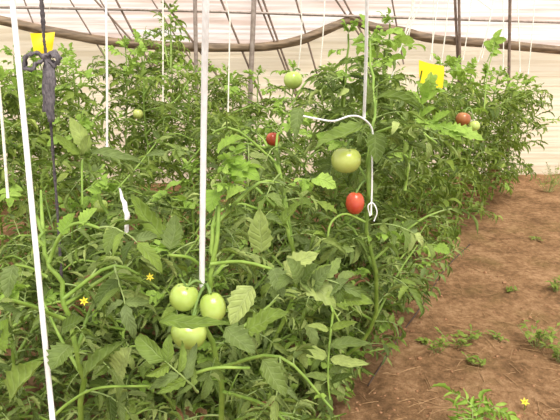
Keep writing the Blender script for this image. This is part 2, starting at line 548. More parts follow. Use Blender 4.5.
# ------------------------------------------------------------------ tomato plants
class Plant:
    """a tomato plant grown along a stem path; leaves on the stem and on side shoots"""

    def __init__(self, path, seed, hi, leaf=(.2, .3), shoots=5, gap=.055, young_top=.12, far=False, dense=1.0, low=.12, spread=1.0, tries=8, slack=0):
        self.rg = random.Random(seed); self.base = np.array(path[0], float)
        self.fol = Acc(); self.stem = Acc(); self.hi = hi; self.far = far
        self.leafr = leaf; self.slack = slack; self.tries = tries
        self.TM = T_HI if hi else T_LO; self.TY = T_YHI if hi else T_YLO
        S = spline(path, 26)
        # small nodding of the stem
        S[1:-1] += np.array([[self.rg.uniform(-.006, .006) for _ in range(3)] for _ in range(24)])
        self.S = S
        r0 = .0075 if hi else .007
        v, q = tube(S, np.linspace(r0, .0035, len(S)), 8 if hi else 6); self.stem.add(v, q, 0)
        ln = np.linalg.norm(S[-1] - S[0])
        nl = int(ln / gap * dense)
        az = self.rg.uniform(0, 6)
        for k in range(nl):
            t = (k + .5) / nl
            if t < low: continue
            p = self.pt(t); az += 2.4 + self.rg.uniform(-.5, .5)
            self.leaf(p, az, t, young=t > 1 - young_top, spread=spread)
        for k in range(shoots):
            t = .1 + .75 * (k + self.rg.random()) / max(shoots, 1)
            self.shoot(t, self.rg.uniform(0, 2 * PI), self.rg.uniform(.16, .34) * spread)
        # growing tip
        for k in range(4):
            self.leaf(S[-1], self.rg.uniform(0, 6.3), 1.0, young=True, sc=.6, elev=self.rg.uniform(.3, 1.1))

    def pt(self, t):
        k = t * (len(self.S) - 1); i = min(int(k), len(self.S) - 2); f = k - i
        return self.S[i] * (1 - f) + self.S[i + 1] * f

    def leaf(self, p, az, t, young=False, sc=1.0, elev=None, spread=1.0):
        rg = self.rg
        for k in range(self.tries):
            a = az + (0 if k == 0 else rg.uniform(-1.5, 1.5))
            e = elev if elev is not None else rg.uniform(-.55, .45) + .25 * (t - .5)
            d = np.array([math.cos(a) * math.cos(e), math.sin(a) * math.cos(e), math.sin(e)])
            T = rg.choice(self.TY if young else self.TM)
            s = rg.uniform(*self.leafr) * sc * (.72 if young else 1) * (1 - .12 * k)
            V = orient(T[0], p, d, s, rg.uniform(-.45, .45))
            if allowed(V, self.slack):
                m = 2 if young else (3 if (t < .3 and rg.random() < .12) else 0)
                self.fol.add(V, T[1], np.where(T[2] == 1, 1, m), T[3])
                return

    def shoot(self, t, az, ln):
        rg = self.rg; p0 = self.pt(t)
        d = np.array([math.cos(az), math.sin(az), 0])
        P = spline([p0, p0 + d * ln * .5 + [0, 0, ln * rg.uniform(.1, .4)], p0 + d * ln * .9 + [0, 0, ln * rg.uniform(-.2, .8)]], 9)
        v, q = tube(P, np.linspace(.005, .0025, 9), 6)
        if not allowed(v, self.slack): return
        self.stem.add(v, q, 0)
        a = az
        n = rg.randint(4, 6)
        for k in range(n):
            i = 2 + int(6 * (k + .5) / n)
            a += 2.4
            self.leaf(P[i], az + math.sin(a) * 1.4, t, young=(k == n - 1 and rg.random() < .35), sc=.85)

    # hand placed pieces: everything below is in world space
    def stemline(self, pts, r0, r1, n=14):
        v, q = tube(spline(pts, n), np.linspace(r0, r1, n), 8); self.stem.add(v, q, 0)

    def hleaf(self, b, t, kind='roll', twist=0.0, up=None, idx=None):
        b, t = np.asarray(b), np.asarray(t)
        T = {'roll': T_HI[1::2], 'flat': T_HI[0::2], 'young': T_YHI}[kind]
        T = T[(idx if idx is not None else self.rg.randrange(99)) % len(T)]
        tipv = T[0][T[2][0] == 9] if False else T[0]
        k = np.argmax(tipv[:, 1]); tip = tipv[k]
        ln = np.linalg.norm(t - b); s = ln / np.linalg.norm(tip)
        # turn so that the template's tip meets the target tip
        pitch = math.atan2(tip[2], tip[1])
        Vt = rotx(T[0], -pitch)
        V = orient(Vt, b, t - b, s, twist, up)
        self.fol.add(V, T[1], np.where(T[2] == 1, 1, 2 if kind == 'young' else 0), T[3])

    def hlet(self, b, t, W=.25, roll=1.2, bend=.5, young=False, twist=0.0, up=None, lobes=.35):
        b, t = np.asarray(b), np.asarray(t)
        v, q = leaflet(W, roll, bend, 13, 7, lobes, self.rg, bend * .5)
        V = orient(v, b, t - b, np.linalg.norm(t - b), twist, up)
        self.fol.add(V, q, 2 if young else 0, grid_uv(13, 7))

    def finish(self, label, group=None):
        o = empty('tomato_plant', self.base)
        tag(o, label, 'tomato plant', group)
        self.stem_o = None
        self.obj = o
        st = Acc(); st.add(np.concatenate(self.stem.V) - self.base, np.concatenate(self.stem.Fq), 0); st.build('stem', [M_STEM], o)
        fo = Acc(); fo.add(np.concatenate(self.fol.V) - self.base, np.concatenate(self.fol.Fq), np.concatenate(self.fol.Mi), np.concatenate(self.fol.U))
        fo.build('foliage', [M_FAR if self.far else M_LEAF, M_STALK, M_YOUNG, M_DRY], o)
        return o


def stem_path(u, v, z, lean_u=0.0, lean_v=0.0, rg=rng):
    while z > .3:
        px, py, _ = proj(uv(u + lean_u, v + lean_v, z)[None])
        if py[0] > np.interp(px[0], SKY[:, 0], SKY[:, 1]) + 3: break
        z -= .02
    return [uv(u, v, 0.0), uv(u + lean_u * .3, v + lean_v * .3, z * .35), uv(u + lean_u * .7, v + lean_v * .75, z * .7), uv(u + lean_u, v + lean_v, z)]


CAMUP = UP * .6 - FWD * .8      # leaf faces turned up and out over the path

# ---- row beside the path: nearest plants -------------------------------------------------
# plant under the slanting white string
pA_top = at(30, 190, 1.12)
uA, vA = to_uv(pA_top)
PA = Plant([uv(uA + .05, vA - .1, 0), at(82, 395, 1.22), at(68, 310, 1.14), at(46, 255, 1.12), at(36, 215, 1.13)], 21, True, shoots=12, dense=1.3, leaf=(.13, .22), low=.03)
PA.stemline([at(49, 262, 1.12), at(60, 236, 1.1), at(78, 223, 1.08), at(105, 230, 1.06)], .0042, .003)
PA.stemline([at(47, 277, 1.12), at(30, 268, 1.1), at(14, 265, 1.08)], .0036, .0025)
PA.hleaf(at(100, 228, 1.06), at(160, 272, 1.0), 'flat', .2, CAMUP, 1)
PA.hlet(at(80, 224, 1.08), at(98, 208, 1.08), .3, .8, .5, True, 0, CAMUP)
PA.hlet(at(62, 235, 1.09), at(74, 212, 1.1), .3, .8, .5, True, 0, CAMUP)
PA.hlet(at(14, 265, 1.08), at(6, 300, 1.06), .3, 1.0, .5, False, 0, CAMUP)
PA.hlet(at(10, 400, 1.02), at(46, 362, 1.0), .3, 1.4, .3, False, .2, CAMUP)
PA.hlet(at(3, 350, 1.05), at(8, 318, 1.02), .34, .7, .3, True, 0, CAMUP)
PA.hlet(at(70, 345, 1.05), at(52, 372, 1.02), .42, .8, .5, False, 0, CAMUP)
PA.hlet(at(62, 328, 1.05), at(86, 318, 1.03), .32, .9, .5, False, 0, CAMUP)
PA.hlet(at(85, 378, 1.03), at(130, 342, 1.0), .2, 1.8, .3, False, .2, CAMUP)
PA.hlet(at(118, 375, 1.03), at(132, 346, 1.0), .34, .9, .4, False, 0, CAMUP)
PA.stemline([at(52, 418, 1.08), at(70, 402, 1.07), at(98, 388, 1.05), at(150, 386, 1.04)], .0036, .0022)
oA = PA.finish('tomato plant with forked pale green stem at foot of the slanting white string')
bA = PA.base
fl = add_flower(oA, bA, at(84, 301, 1.04), .0095, at(84, 301, .5) - at(84, 301, 1.0), 4)

# plant that carries the cluster of three green tomatoes
pB = at(204, 275, 1.14)
uB, vB = to_uv(pB)
PB = Plant([uv(uB + .1, vB - .12, 0), at(222, 400, 1.3), at(208, 330, 1.2), at(212, 272, 1.14), at(216, 215, 1.15), at(228, 172, 1.17)], 33, True,
           shoots=12, dense=1.2, leaf=(.13, .22), low=.03)
PB.stemline([at(211, 268, 1.14), at(217, 240, 1.13), at(219, 205, 1.14)], .005, .004)
PB.stemline([at(211, 264, 1.13), at(245, 262, 1.1), at(290, 276, 1.07), at(330, 296, 1.05), at(368, 304, 1.04)], .004, .002)
for (a_, b_) in (((300, 282), (286, 256)), ((312, 288), (334, 266)), ((325, 294), (349, 279)), ((338, 298), (374, 304)), ((316, 291), (336, 309)), ((300, 281), (318, 262)), ((290, 277), (276, 292)), ((328, 296), (350, 310))):
    PB.hlet(at(*a_, 1.05), at(*b_, 1.02), .27, .9, .5, False, 0, CAMUP, .3)
PB.stemline([at(205, 270, 1.14), at(190, 258, 1.1), at(168, 255, 1.07)], .004, .003)
PB.hlet(at(262, 252, 1.11), at(260, 208, 1.09), .27, .7, .2, False, 0, CAMUP, .15)
PB.hlet(at(252, 286, 1.08), at(231, 326, 1.07), .3, .8, .4, False, 0, CAMUP, .2)
PB.hlet(at(160, 322, 1.0), at(232, 324, .99), .13, 1.2, .35, False, .1, CAMUP, .2)
PB.hleaf(at(290, 276, 1.07), at(374, 304, 1.04), 'flat', .0, CAMUP, 2)
PB.hlet(at(300, 280, 1.06), at(345, 312, 1.03), .24, .8, .4, False, 0, CAMUP)
PB.hlet(at(285, 274, 1.07), at(318, 250, 1.06), .3, .8, .4, False, 0, CAMUP)
PB.hlet(at(272, 268, 1.08), at(285, 298, 1.05), .3, 1.0, .4, False, 0, CAMUP)
PB.hlet(at(162, 240, 1.08), at(131, 192, 1.06), .2, 1.3, .2, False, 0, CAMUP)
PB.hlet(at(170, 250, 1.07), at(176, 215, 1.1), .3, .9, .3, False, 0, CAMUP)
PB.hlet(at(217, 152, 1.17), at(247, 137, 1.14), .24, 1.2, .7, True, 0, CAMUP)
PB.hlet(at(228, 166, 1.16), at(259, 184, 1.12), .32, .8, .7, True, 0, CAMUP)
PB.hlet(at(226, 200, 1.14), at(247, 190, 1.1), .3, .9, .7, True, 0, CAMUP)
PB.hlet(at(216, 190, 1.15), at(212, 215, 1.12), .34, .9, .7, True, 0, CAMUP)
PB.hleaf(at(198, 392, 1.05), at(140, 338, 1.0), 'flat', .1, CAMUP, 4)
PB.hlet(at(245, 332, 1.05), at(290, 314, 1.03), .24, 1.0, .4, False, 0, CAMUP)
PB.hlet(at(225, 328, 1.06), at(254, 356, 1.03), .3, 1.0, .4, False, 0, CAMUP)
PB.hlet(at(262, 360, 1.04), at(285, 398, 1.02), .3, 1.3, .4, False, 0, CAMUP)
PB.stemline([at(190, 375, 1.06), at(215, 368, 1.05), at(250, 368, 1.06)], .0035, .003)
oB = PB.finish('tomato plant with three green tomatoes in a cluster under the thickest white string')
bB = PB.base
tk = at(205, 285, 1.13)
add_tomato(oB, bB, at(184, 297, 1.11), .0305, .0285, M_TGREEN, (.3, .2, 1), 'round green tomato beside the end of the string', 2, tk)
add_tomato(oB, bB, at(213, 307, 1.10), .0265, .031, M_TGREEN, (-.25, .35, 1), 'upright oval green tomato', 3, tk)
add_tomato(oB, bB, at(189, 333, 1.09), .0365, .031, M_TGREEN, (.25, .25, 1), 'large flattened green tomato, lowest of the three', 4, tk)
add_flower(oB, bB, at(150, 277, 1.06), .009, at(150, 277, .5) - at(150, 277, 1.0), 5)

# plant with one pale and one red tomato
PC = Plant([uv(-.12, -.12, 0), at(372, 330, 1.75), at(368, 230, 1.58), at(370, 150, 1.56), at(374, 105, 1.6), at(370, 40, 1.75)], 45, True, shoots=13,
           dense=1.3, leaf=(.13, .22), low=.03)
PC.stemline([at(371, 215, 1.55), at(368, 180, 1.53), at(371, 145, 1.53)], .0055, .0045)
PC.hlet(at(376, 98, 1.5), at(422, 110, 1.46), .17, 1.7, .3, False, .2, CAMUP, .15)
PC.hlet(at(362, 124, 1.48), at(312, 148, 1.44), .2, 1.3, .3, False, -.2, CAMUP, .15)
PC.hlet(at(300, 108, 1.5), at(294, 140, 1.46), .22, 1.3, .4, False, 0, CAMUP, .15)
PC.hlet(at(368, 104, 1.52), at(372, 84, 1.5), .26, .8, .3, False, 0, CAMUP, .15)
PC.hlet(at(374, 132, 1.5), at(376, 165, 1.46), .28, .8, .3, False, 0, CAMUP, .15)
PC.hleaf(at(372, 225, 1.55), at(425, 240, 1.5), 'flat', 0, CAMUP, 3)
PC.hleaf(at(370, 245, 1.55), at(320, 262, 1.5), 'flat', 0, CAMUP, 5)
PC.stemline([at(365, 222, 1.54), at(345, 214, 1.52), at(330, 225, 1.5), at(327, 255, 1.5)], .004, .003)
oC = PC.finish('tomato plant with a red tomato below a pale green one')
bC = PC.base
tk = at(366, 168, 1.54)
add_tomato(oC, bC, at(346, 160, 1.52), .0425, .037, M_TPALE, (.05, .1, 1), 'pale yellowish green tomato', 6, at(352, 140, 1.54))
add_tomato(oC, bC, at(355, 203, 1.53), .026, .033, M_TRED, (.05, .15, 1), 'ripe red tomato', 7, at(368, 180, 1.54))

# plant between the two
PD = Plant([uv(-.45, -.15, 0), at(292, 300, 1.6), at(285, 220, 1.5), at(278, 150, 1.6), at(282, 118, 1.7)], 57, True, shoots=13, dense=1.3, leaf=(.13, .22), low=.03)
PD.hlet(at(280, 225, 1.4), at(302, 200, 1.4), .2, 1.4, .4, False, 0, CAMUP)
PD.stemline([at(333, 312, 1.45), at(329, 350, 1.42), at(328, 380, 1.4), at(330, 400, 1.39)], .0035, .002)
for (a_, b_) in (((327, 357), (285, 351)), ((330, 346), (371, 345)), ((330, 360), (370, 364)), ((327, 378), (302, 375)), ((331, 383), (355, 377)), ((330, 391), (345, 396)),
                 ((329, 372), (350, 366)), ((329, 395), (331, 420)), ((328, 330), (305, 326)), ((331, 328), (358, 322))):
    PD.hlet(at(*a_, 1.4), at(*b_, 1.37), .17, 1.1, .4, False, 0, CAMUP, .12)
PD.stemline([at(300, 330, 1.6), at(325, 300, 1.5), at(334, 315, 1.45)], .004, .003)
oD = PD.finish('tomato plant with a half hidden red tomato, between the green cluster and the red tomato')
add_tomato(oD, PD.base, at(273, 139, 1.75), .022, .022, M_TRED, (0, .3, 1), 'small red tomato half covered by leaves', 8)

# plant at the very bottom left edge, low leaves
PE = Plant([uv(uA + .02, vA - .55, 0), at(125, 300, 1.75), at(108, 220, 1.75), at(85, 150, 1.7), at(82, 132, 1.72)], 61, True, shoots=13, dense=1.3, leaf=(.13, .22), low=.03)
PE.hlet(at(88, 152, 1.55), at(69, 117, 1.55), .22, 1.0, .2, False, 0, CAMUP, .15)
PE.hlet(at(80, 155, 1.55), at(52, 135, 1.52), .2, 1.0, .2, False, 0, CAMUP, .3)
PE.hlet(at(84, 158, 1.55), at(90, 134, 1.5), .3, .8, .2, False, 0, CAMUP, .2)
PE.hlet(at(92, 152, 1.55), at(146, 166, 1.5), .13, 1.6, .2, False, 0, CAMUP, .15)
oE = PE.finish('tomato plant behind the slanting white string with a dull green tomato in its shade')
add_tomato(oE, PE.base, at(101, 206, 1.8), .024, .023, M_TGREEN, (0, .3, 1), 'small dull green tomato in the leaves', 9)

# further plants of the same row along the path
row1 = [(.18, 1.33, .05, .05, 'tall tomato plant with a green tomato near its top, behind the thin white string'),
        (.46, 1.37, .05, .08, 'tall leafy tomato plant just short of the yellow card by the path'),
        (.78, 1.12, .05, .1, 'tomato plant with bright green top leaves right beneath the yellow card by the path'),
        (1.1, 1.12, .0, .1, 'tomato plant with an orange and a pale green tomato above the path')]
P1 = []
for i, (u, z, lu, lv, lab) in enumerate(row1):
    p = Plant(stem_path(u, -.16, z, lu, lv), 100 + i, i < 2, shoots=12, dense=1.3, leaf=(.15, .24), low=.03, far=i > 1, slack=2)
    P1.append((p, lab))
for (a_, b_) in (((450, 130), (484, 143)), ((436, 126), (462, 142)), ((428, 121), (446, 135)), ((432, 122), (452, 112)), ((420, 118), (437, 108)), ((418, 118), (428, 132)), ((446, 128), (470, 133)),
                 ((421, 104), (440, 92)), ((421, 104), (404, 92)), ((423, 98), (430, 80))):
    P1[2][0].hlet(at(*a_, 2.05), at(*b_, 2.0), .27, .8, .4, True, 0, CAMUP, .5)
P1[2][0].stemline([at(412, 116, 2.06), at(430, 122, 2.04), at(452, 131, 2.02)], .003, .002)
P1[2][0].hleaf(at(424, 98, 2.1), at(436, 74, 2.08), 'young', 0, CAMUP, 1)
P1[2][0].stemline([at(405, 190, 2.1), at(411, 150, 2.05), at(421, 108, 2.05)], .006, .004)
for (a_, b_) in (((424, 100), (434, 72)), ((430, 92), (446, 92)), ((426, 96), (416, 80))):
    P1[2][0].hlet(at(*a_, 2.35), at(*b_, 2.33), .25, .8, .4, True, 0, CAMUP, .4)
P1[3][0].hleaf(at(487, 62, 2.9), at(499, 28, 2.9), 'young', 0, CAMUP, 0)
P1[3][0].stemline([at(484, 110, 2.8), at(488, 70, 2.85), at(497, 40, 2.9)], .004, .002)
objs1 = [p.finish(l) for p, l in P1]
add_tomato(objs1[0], P1[0][0].base, at(293, 80, 2.2), .037, .036, M_TGREEN, (0, .2, 1), 'green tomato hanging in the open', 10, at(300, 70, 2.22))
tk = at(470, 108, 2.35)
add_tomato(objs1[3], P1[3][0].base, at(463, 119, 2.32), .031, .029, M_TORANGE, (.2, .2, 1), 'orange tomato starting to ripen', 11, tk)
add_tomato(objs1[3], P1[3][0].base, at(474, 126, 2.32), .024, .023, M_TGREEN, (-.2, .2, 1), 'small pale green tomato', 12, tk)
G_FAR1 = 'far tomato plants of the path row'
for i, u in enumerate((1.42, 1.72, 2.02, 2.32, 2.62, 2.92, 3.2)):
    z = 1.1 - .03 * i
    p = Plant(stem_path(u, -.2, z, .05, .08), 120 + i, False, shoots=13, dense=1.3, leaf=(.14, .23), low=.03, far=True, slack=3)
    p.finish('tomato plant in the leafy stretch of the path row towards the film wall', G_FAR1)

# sprawling second line of the same bed
r3 = random.Random(17)
for i, (u, v, z) in enumerate(((-.95, -.5, .62), (-.7, -.38, .5), (-.62, -.75, .7), (-.4, -.5, .6), (-.3, -.22, .5), (-.12, -.6, .75), (.1, -.35, .62), (.25, -.62, .85),
                               (.05, -.14, .4), (.36, -.2, .5), (.55, -.5, .85), (.9, -.5, .9), (1.25, -.5, .9), (1.6, -.5, .9), (2.0, -.5, .9), (2.4, -.5, .9),
                               (-.85, -.85, .7), (-.3, -.9, .75), (-.45, -.12, .34), (-.2, -.1, .3), (-.32, -.02, .2), (-.08, -.04, .26), (.2, -.06, .36), (-.55, -.28, .36), (.5, -.08, .4))):
    p = Plant(stem_path(u, v, z, r3.uniform(-.1, .1), r3.uniform(-.06, .1)), 160 + i, u < .5, shoots=15, dense=1.6, leaf=(.12, .2), low=.02, far=u > .5, young_top=.08, slack=0)
    p.finish('low sprawling tomato plant filling the bed under and behind the tall plants by the path', 'sprawling tomato plants low in the bed')

# rows behind
r2 = random.Random(5)
for i, u in enumerate(np.arange(-.55, 3.0, .32)):
    z = r2.uniform(1.02, 1.18)
    v = -1.1 + r2.uniform(-.08, .08)
    if -((uv(u, v)[:2] - WA) @ WN) < .32: continue
    p = Plant(stem_path(u, v, z, r2.uniform(-.06, .06), r2.uniform(-.05, .1)), 200 + i, False, shoots=15, dense=1.4, leaf=(.12, .21), low=.05, far=True, slack=3)
    o = p.finish('tomato plant in the middle row behind the row with the green cluster', 'tomato plants of the middle row')
    if i == 3:
        add_tomato(o, p.base, at(138, 114, 2.45), .023, .022, M_TPALE, (0, .2, 1), 'pale tomato among dark leaves', 13)
for row, v0, us in ((3, -2.1, np.arange(-.9, 2.2, .27)), (4, -3.05, np.arange(-.7, 1.3, .3))):
    for i, u in enumerate(us):
        p0 = uv(u, v0)
        if -((p0[:2] - WA) @ WN) < .32: continue
        tall = row == 3 and abs(280 + 570 * p0[0] / p0[1] - 168) < 26
        z = r2.uniform(1.26, 1.4) if not tall else 1.5
        p = Plant(stem_path(u, v0 + r2.uniform(-.08, .08), z, r2.uniform(-.06, .06), r2.uniform(-.05, .08)), 300 + row * 20 + i, False, shoots=22, dense=1.9,
                  leaf=(.13, .22), low=.3, far=True, slack=4)
        if tall:
            b_ = at(166 + r2.uniform(-6, 6), 70, 3.1); p.stemline([p.S[-4], b_, at(164, 40, 3.08), at(170 + r2.uniform(-8, 8), 8, 3.06)], .005, .003)
            for (px, py, qx, qy) in ((165, 45, 148, 30), (165, 40, 184, 50), (166, 28, 186, 24), (165, 25, 150, 12), (168, 12, 178, 0), (164, 52, 150, 62), (165, 56, 186, 66), (169, 10, 160, 2)):
                p.hleaf(at(px, py, 3.07), at(qx, qy, 3.05 + r2.uniform(-.05, .05)), 'flat', r2.uniform(-.6, .6), UP)
        p.finish('tomato plant in the dense rows near the film wall', 'tomato plants of the back rows')

# tip of a plant at the near edge of the path
PG = Acc()
gb = on_ground(470, 452)
o = empty('tomato_plant', (gb[0], gb[1], 0))
tag(o, 'curled pale green shoot rising from bare soil at the path', 'tomato plant')
P = spline([gb, gb + [0, 0, .05], gb + [.03, .05, .11]], 8)
v, q = tube(P - gb * [1, 1, 0], np.linspace(.004, .002, 8), 6); A = Acc(); A.add(v, q, 0); A.build('stem', [M_STEM], o)
A = Acc()
for k, (az, e, s) in enumerate(((2.6, .5, .16), (3.4, .2, .15), (.5, .4, .17), (1.4, .9, .15), (-.6, .3, .16), (4.6, .3, .14), (1.0, .7, .15), (2.0, .6, .14), (.1, .1, .14))):
    T = T_HI[(2 * k + 1) % 14]
    d = np.array([math.cos(az) * math.cos(e), math.sin(az) * math.cos(e), math.sin(e)])
    A.add(orient(T[0], P[-1 - k % 4], d, s) - gb * [1, 1, 0], T[1], np.where(T[2] == 1, 1, 0))
A.build('foliage', [M_YOUNG, M_STALK], o)
fp = on_ground(523, 413)
o = empty('weed', (fp[0], fp[1], 0)); tag(o, 'small weed with one yellow flower on bare soil', 'weed')
A = Acc(); v, q = tube([(0, 0, -.005), (.004, 0, .02), (0, 0, .045)], .0015, 6); A.add(v, q, 0)
for k in range(4):
    v, q = leaflet(.25, .3, .5, 6, 3, .1, tr, .3); A.add(rotz(v * .025, k * 1.6) + [0, 0, .008], q, 0)
A.build('foliage', [M_WEED], o)
add_flower(o, np.array([0, 0, 0.0]), np.array([0, 0, .045]), .017, (0, -.6, 1), 3)


# ------------------------------------------------------------------ strings
def wire_point(p, v):
    u, _ = to_uv(p)
    return uv(u, v, 2.05)


def string(pts, r, label, group=None, v_wire=.15, mat=None, flat=1.0):
    pts = [np.asarray(p) for p in pts]
    top = pts[0]
    P = [wire_point(top, v_wire)] + pts if v_wire is not None else pts
    S = np.vstack([np.linspace(P[0], P[1], 6)[:-1], spline(P[1:], 16)])
    A = Acc(); v, q = tube(S - S[-1], r, 8); A.add(v, q, 0)
    o = A.build('support_string', [mat or M_TWINE]); o.location = Vector(S[-1])
    tag(o, label, 'string', group)
    return o, S[-1]


string([at(12, -4, .98), at(22, 100, 1.0), at(37, 260, 1.03), at(53, 424, 1.06)], .0054, 'wide white string slanting down beside the forked pale green stem')
string([at(206, -4, .86), at(204, 110, .98), at(202, 275, 1.12), at(203, 286, 1.13)], .0058, 'thickest white string, ending at the cluster of three green tomatoes')
oS, s0 = string([at(367, -4, 1.3), at(366, 60, 1.42), at(364, 118, 1.54)], .0044, 'white string running down to the cord above the pale tomato')
A = Acc(); v, q = tube(spline([at(303, 116, 1.43), at(318, 119, 1.43), at(334, 121, 1.42), at(350, 116, 1.43), at(362, 118, 1.46), at(372, 129, 1.49), at(372, 150, 1.5), at(372, 185, 1.51),
                               at(371, 215, 1.52)], 40) - s0, .0026, 6)
A.add(v, q, 0)
v, q = tube(spline([at(370, 216, 1.5), at(368, 206, 1.49), at(373, 203, 1.49), at(377, 212, 1.49), at(374, 221, 1.5)], 16) - s0, .0018, 6); A.add(v, q, 0)
A.build('tied_cord', [M_TWINE], oS)
string([at(106, -4, 2.0), at(107, 80, 2.05), at(107, 148, 2.1)], .0045, 'white string behind the dark cord, ending above a rolled leaf', v_wire=-.9)
string([at(-4, 60, 1.5), at(2, 120, 1.52), at(8, 198, 1.55)], .0042, 'short thin white string just outside the slanting wide one', v_wire=-.5, mat=M_TWINE2)
thin = [((163, -4), (163, 104), 2.7, -1.1, 'thin string in front of the tall shoot in the middle row'),
        ((230, 20), (228, 112), 2.6, -1.1, 'thin string just past the thickest string'),
        ((412, 10), (386, 96), 2.1, .0, 'slanting white string beside the tall leafy plant before the yellow card'),
        ((424, -4), (398, 54), 2.5, -1.1, 'faint slanting string touching the top of the tall leafy plant')]
for (a, b, D, vw, lab) in thin:
    string([at(a[0], a[1], D), at((a[0] + b[0]) / 2, (a[1] + b[1]) / 2, D + .02), at(b[0], b[1], D + .04)], .0036, lab, None, vw, M_TWINE2)
G = 'thin white strings over the far plants'
for (a, b, D, vw) in [((438, -4), (430, 60), 2.9, -.1), ((449, -4), (441, 66), 3.0, -.1), ((472, -4), (463, 60), 3.1, -.1), ((494, -4), (482, 58), 3.2, -.1),
                      ((492, 10), (478, 62), 3.6, -1.1), ((503, -4), (503, 70), 3.3, -.1), ((517, -4), (520, 72), 3.4, -.1), ((535, -4), (528, 74), 3.6, -.1),
                      ((415, -4), (408, 40), 3.2, -1.1), ((325, -4), (320, 70), 3.0, -1.1), ((302, 22), (298, 70), 3.3, -1.1)]:
    string([at(a[0], a[1], D), at((a[0] + b[0]) / 2 + .6, (a[1] + b[1]) / 2, D), at(b[0], b[1], D + .03)], .0034,
           'thin white string tied to plants at the far end of the path row', G, vw, M_TWINE2)

# dark cord with knotted cloth
cS = spline([at(41, -4, 1.52), at(43, 20, 1.52), at(44, 40, 1.53), at(46, 58, 1.54), at(52, 140, 1.56), at(58, 220, 1.58), at(62, 285, 1.6)], 60)
top = wire_point(cS[0], -.5)
A = Acc(); R = np.where(np.arange(60) < 14, .0062, .0042) * (1 + .2 * np.sin(np.arange(60) * 1.9))
v, q = tube(cS - cS[-1], R, 8); A.add(v, q, 0)
v, q = tube(np.linspace(top, cS[0], 6) - cS[-1], .0055, 8); A.add(v, q, 0)
o = A.build('dark_cord', [M_BLACK]); o.location = Vector(cS[-1]); tag(o, 'dark twisted cord hanging down in front of the yellow card and leaves', 'cord')


def ribbon(P, w, n, th=.0025, side=None):
    """a strip of cloth with thickness following P; widths w along side"""
    S = spline(P, n); w = np.interp(np.linspace(0, 1, n), np.linspace(0, 1, len(w)), w)
    V = []
    for i in range(n):
        d = S[min(i + 1, n - 1)] - S[max(i - 1, 0)]; d /= np.linalg.norm(d)
        s = np.array(side, float); s = s - d * (s @ d); s /= np.linalg.norm(s); nn = np.cross(s, d)
        k = .004 * math.sin(i * 1.3)
        for a, b in ((-1, -1), (0, -1), (1, -1), (1, 1), (0, 1), (-1, 1)):
            V.append(S[i] + s * w[i] * a + nn * (b * th + (k if a == 0 else -k)))
    Q = [(i * 6 + k, i * 6 + (k + 1) % 6, (i + 1) * 6 + (k + 1) % 6, (i + 1) * 6 + k) for i in range(n - 1) for k in range(6)]
    for b0 in (0, (n - 1) * 6): Q += [(b0, b0 + 1, b0 + 4, b0 + 5), (b0 + 1, b0 + 2, b0 + 3, b0 + 4)]
    return np.array(V), np.array(Q)


kc = at(46, 57, 1.52)
o = empty('cloth_tie', kc); tag(o, 'dark grey cloth strip knotted round the dark cord below the yellow card', 'cloth')
A = Acc(); v, q = ribbon([at(48, 58, 1.51), at(50, 75, 1.5), at(49, 95, 1.51), at(51, 122, 1.53)], [.006, .014, .016, .015, .008], 20, .003, RT); A.add(v - kc, q, 0)
v, q = ribbon([at(46, 58, 1.52), at(46, 80, 1.53), at(45, 112, 1.54)], [.005, .010, .006], 14, .003, RT * .7 + FWD * .7); A.add(v - kc, q, 0)
A.build('hanging_strip', [M_CLOTH], o)
A = Acc(); v, q = ribbon([at(45, 58, 1.51), at(36, 53, 1.5), at(26, 57, 1.5), at(25, 67, 1.51), at(32, 70, 1.5), at(36, 64, 1.5), at(44, 60, 1.51)], [.004, .006, .008, .006, .004], 26, .003, FWD + .5 * UP)
A.add(v - kc, q, 0); A.build('loop', [M_CLOTH], o)
A = Acc(); v, q = ribbon([at(46, 57, 1.51), at(52, 53, 1.5), at(58, 58, 1.49), at(56, 65, 1.5), at(47, 59, 1.51)], [.006, .011, .012, .01, .005], 22, .003, FWD + .8 * UP)
A.add(v - kc, q, 0); A.build('loop', [M_CLOTH], o)
V, Q = tomato_mesh(.014, .011, .15, 5); A = Acc(); A.add(V + at(46, 57, 1.515) - kc, Q, 0); A.build('knot', [M_CLOTH], o)


# yellow sticky cards
def card(corners, th=.0018, bow=.006):
    """bowed card from four world corners"""
    a, b, c, d = corners; n = 9
    nn = np.cross(b - a, d - a); nn /= np.linalg.norm(nn)
    V = []
    for s in (-1, 1):
        for j in range(n):
            for i in range(n):
                f, g = i / (n - 1), j / (n - 1)
                p = (a * (1 - f) + b * f) * (1 - g) + (d * (1 - f) + c * f) * g
                V.append(p + nn * (s * th / 2 + bow * math.sin(PI * f) + .003 * math.sin(5 * g + 3 * f)))
    V = np.array(V); m = n * n; Q = []
    for j in range(n - 1):
        for i in range(n - 1):
            q = (j * n + i, j * n + i + 1, (j + 1) * n + i + 1, (j + 1) * n + i)
            Q += [q[::-1], tuple(k + m for k in q)]
    rim = [i for i in range(n)] + [j * n + n - 1 for j in range(1, n)] + [(n - 1) * n + i for i in range(n - 2, -1, -1)] + [j * n for j in range(n - 2, 0, -1)]
    for k in range(len(rim)):
        a_, b_ = rim[k], rim[(k + 1) % len(rim)]
        Q.append((a_, b_, b_ + m, a_ + m))
    return V, np.array(Q)


def trap(corners, hang, label, vw):
    c0 = sum(corners) / 4
    o = empty('sticky_card', c0); tag(o, label, 'sticky trap')
    A = Acc()
    for cs in corners_list(corners):
        v, q = card(cs); A.add(v - c0, q, 0)
    A.build('card', [M_TRAP], o, smooth=False)
    A = Acc(); tp = wire_point(hang, vw)
    v, q = tube(np.linspace(hang, tp, 5) - c0, .0012, 6); A.add(v, q, 0)
    A.build('hanger', [M_TWINE2], o)


def corners_list(c):
    return [c]


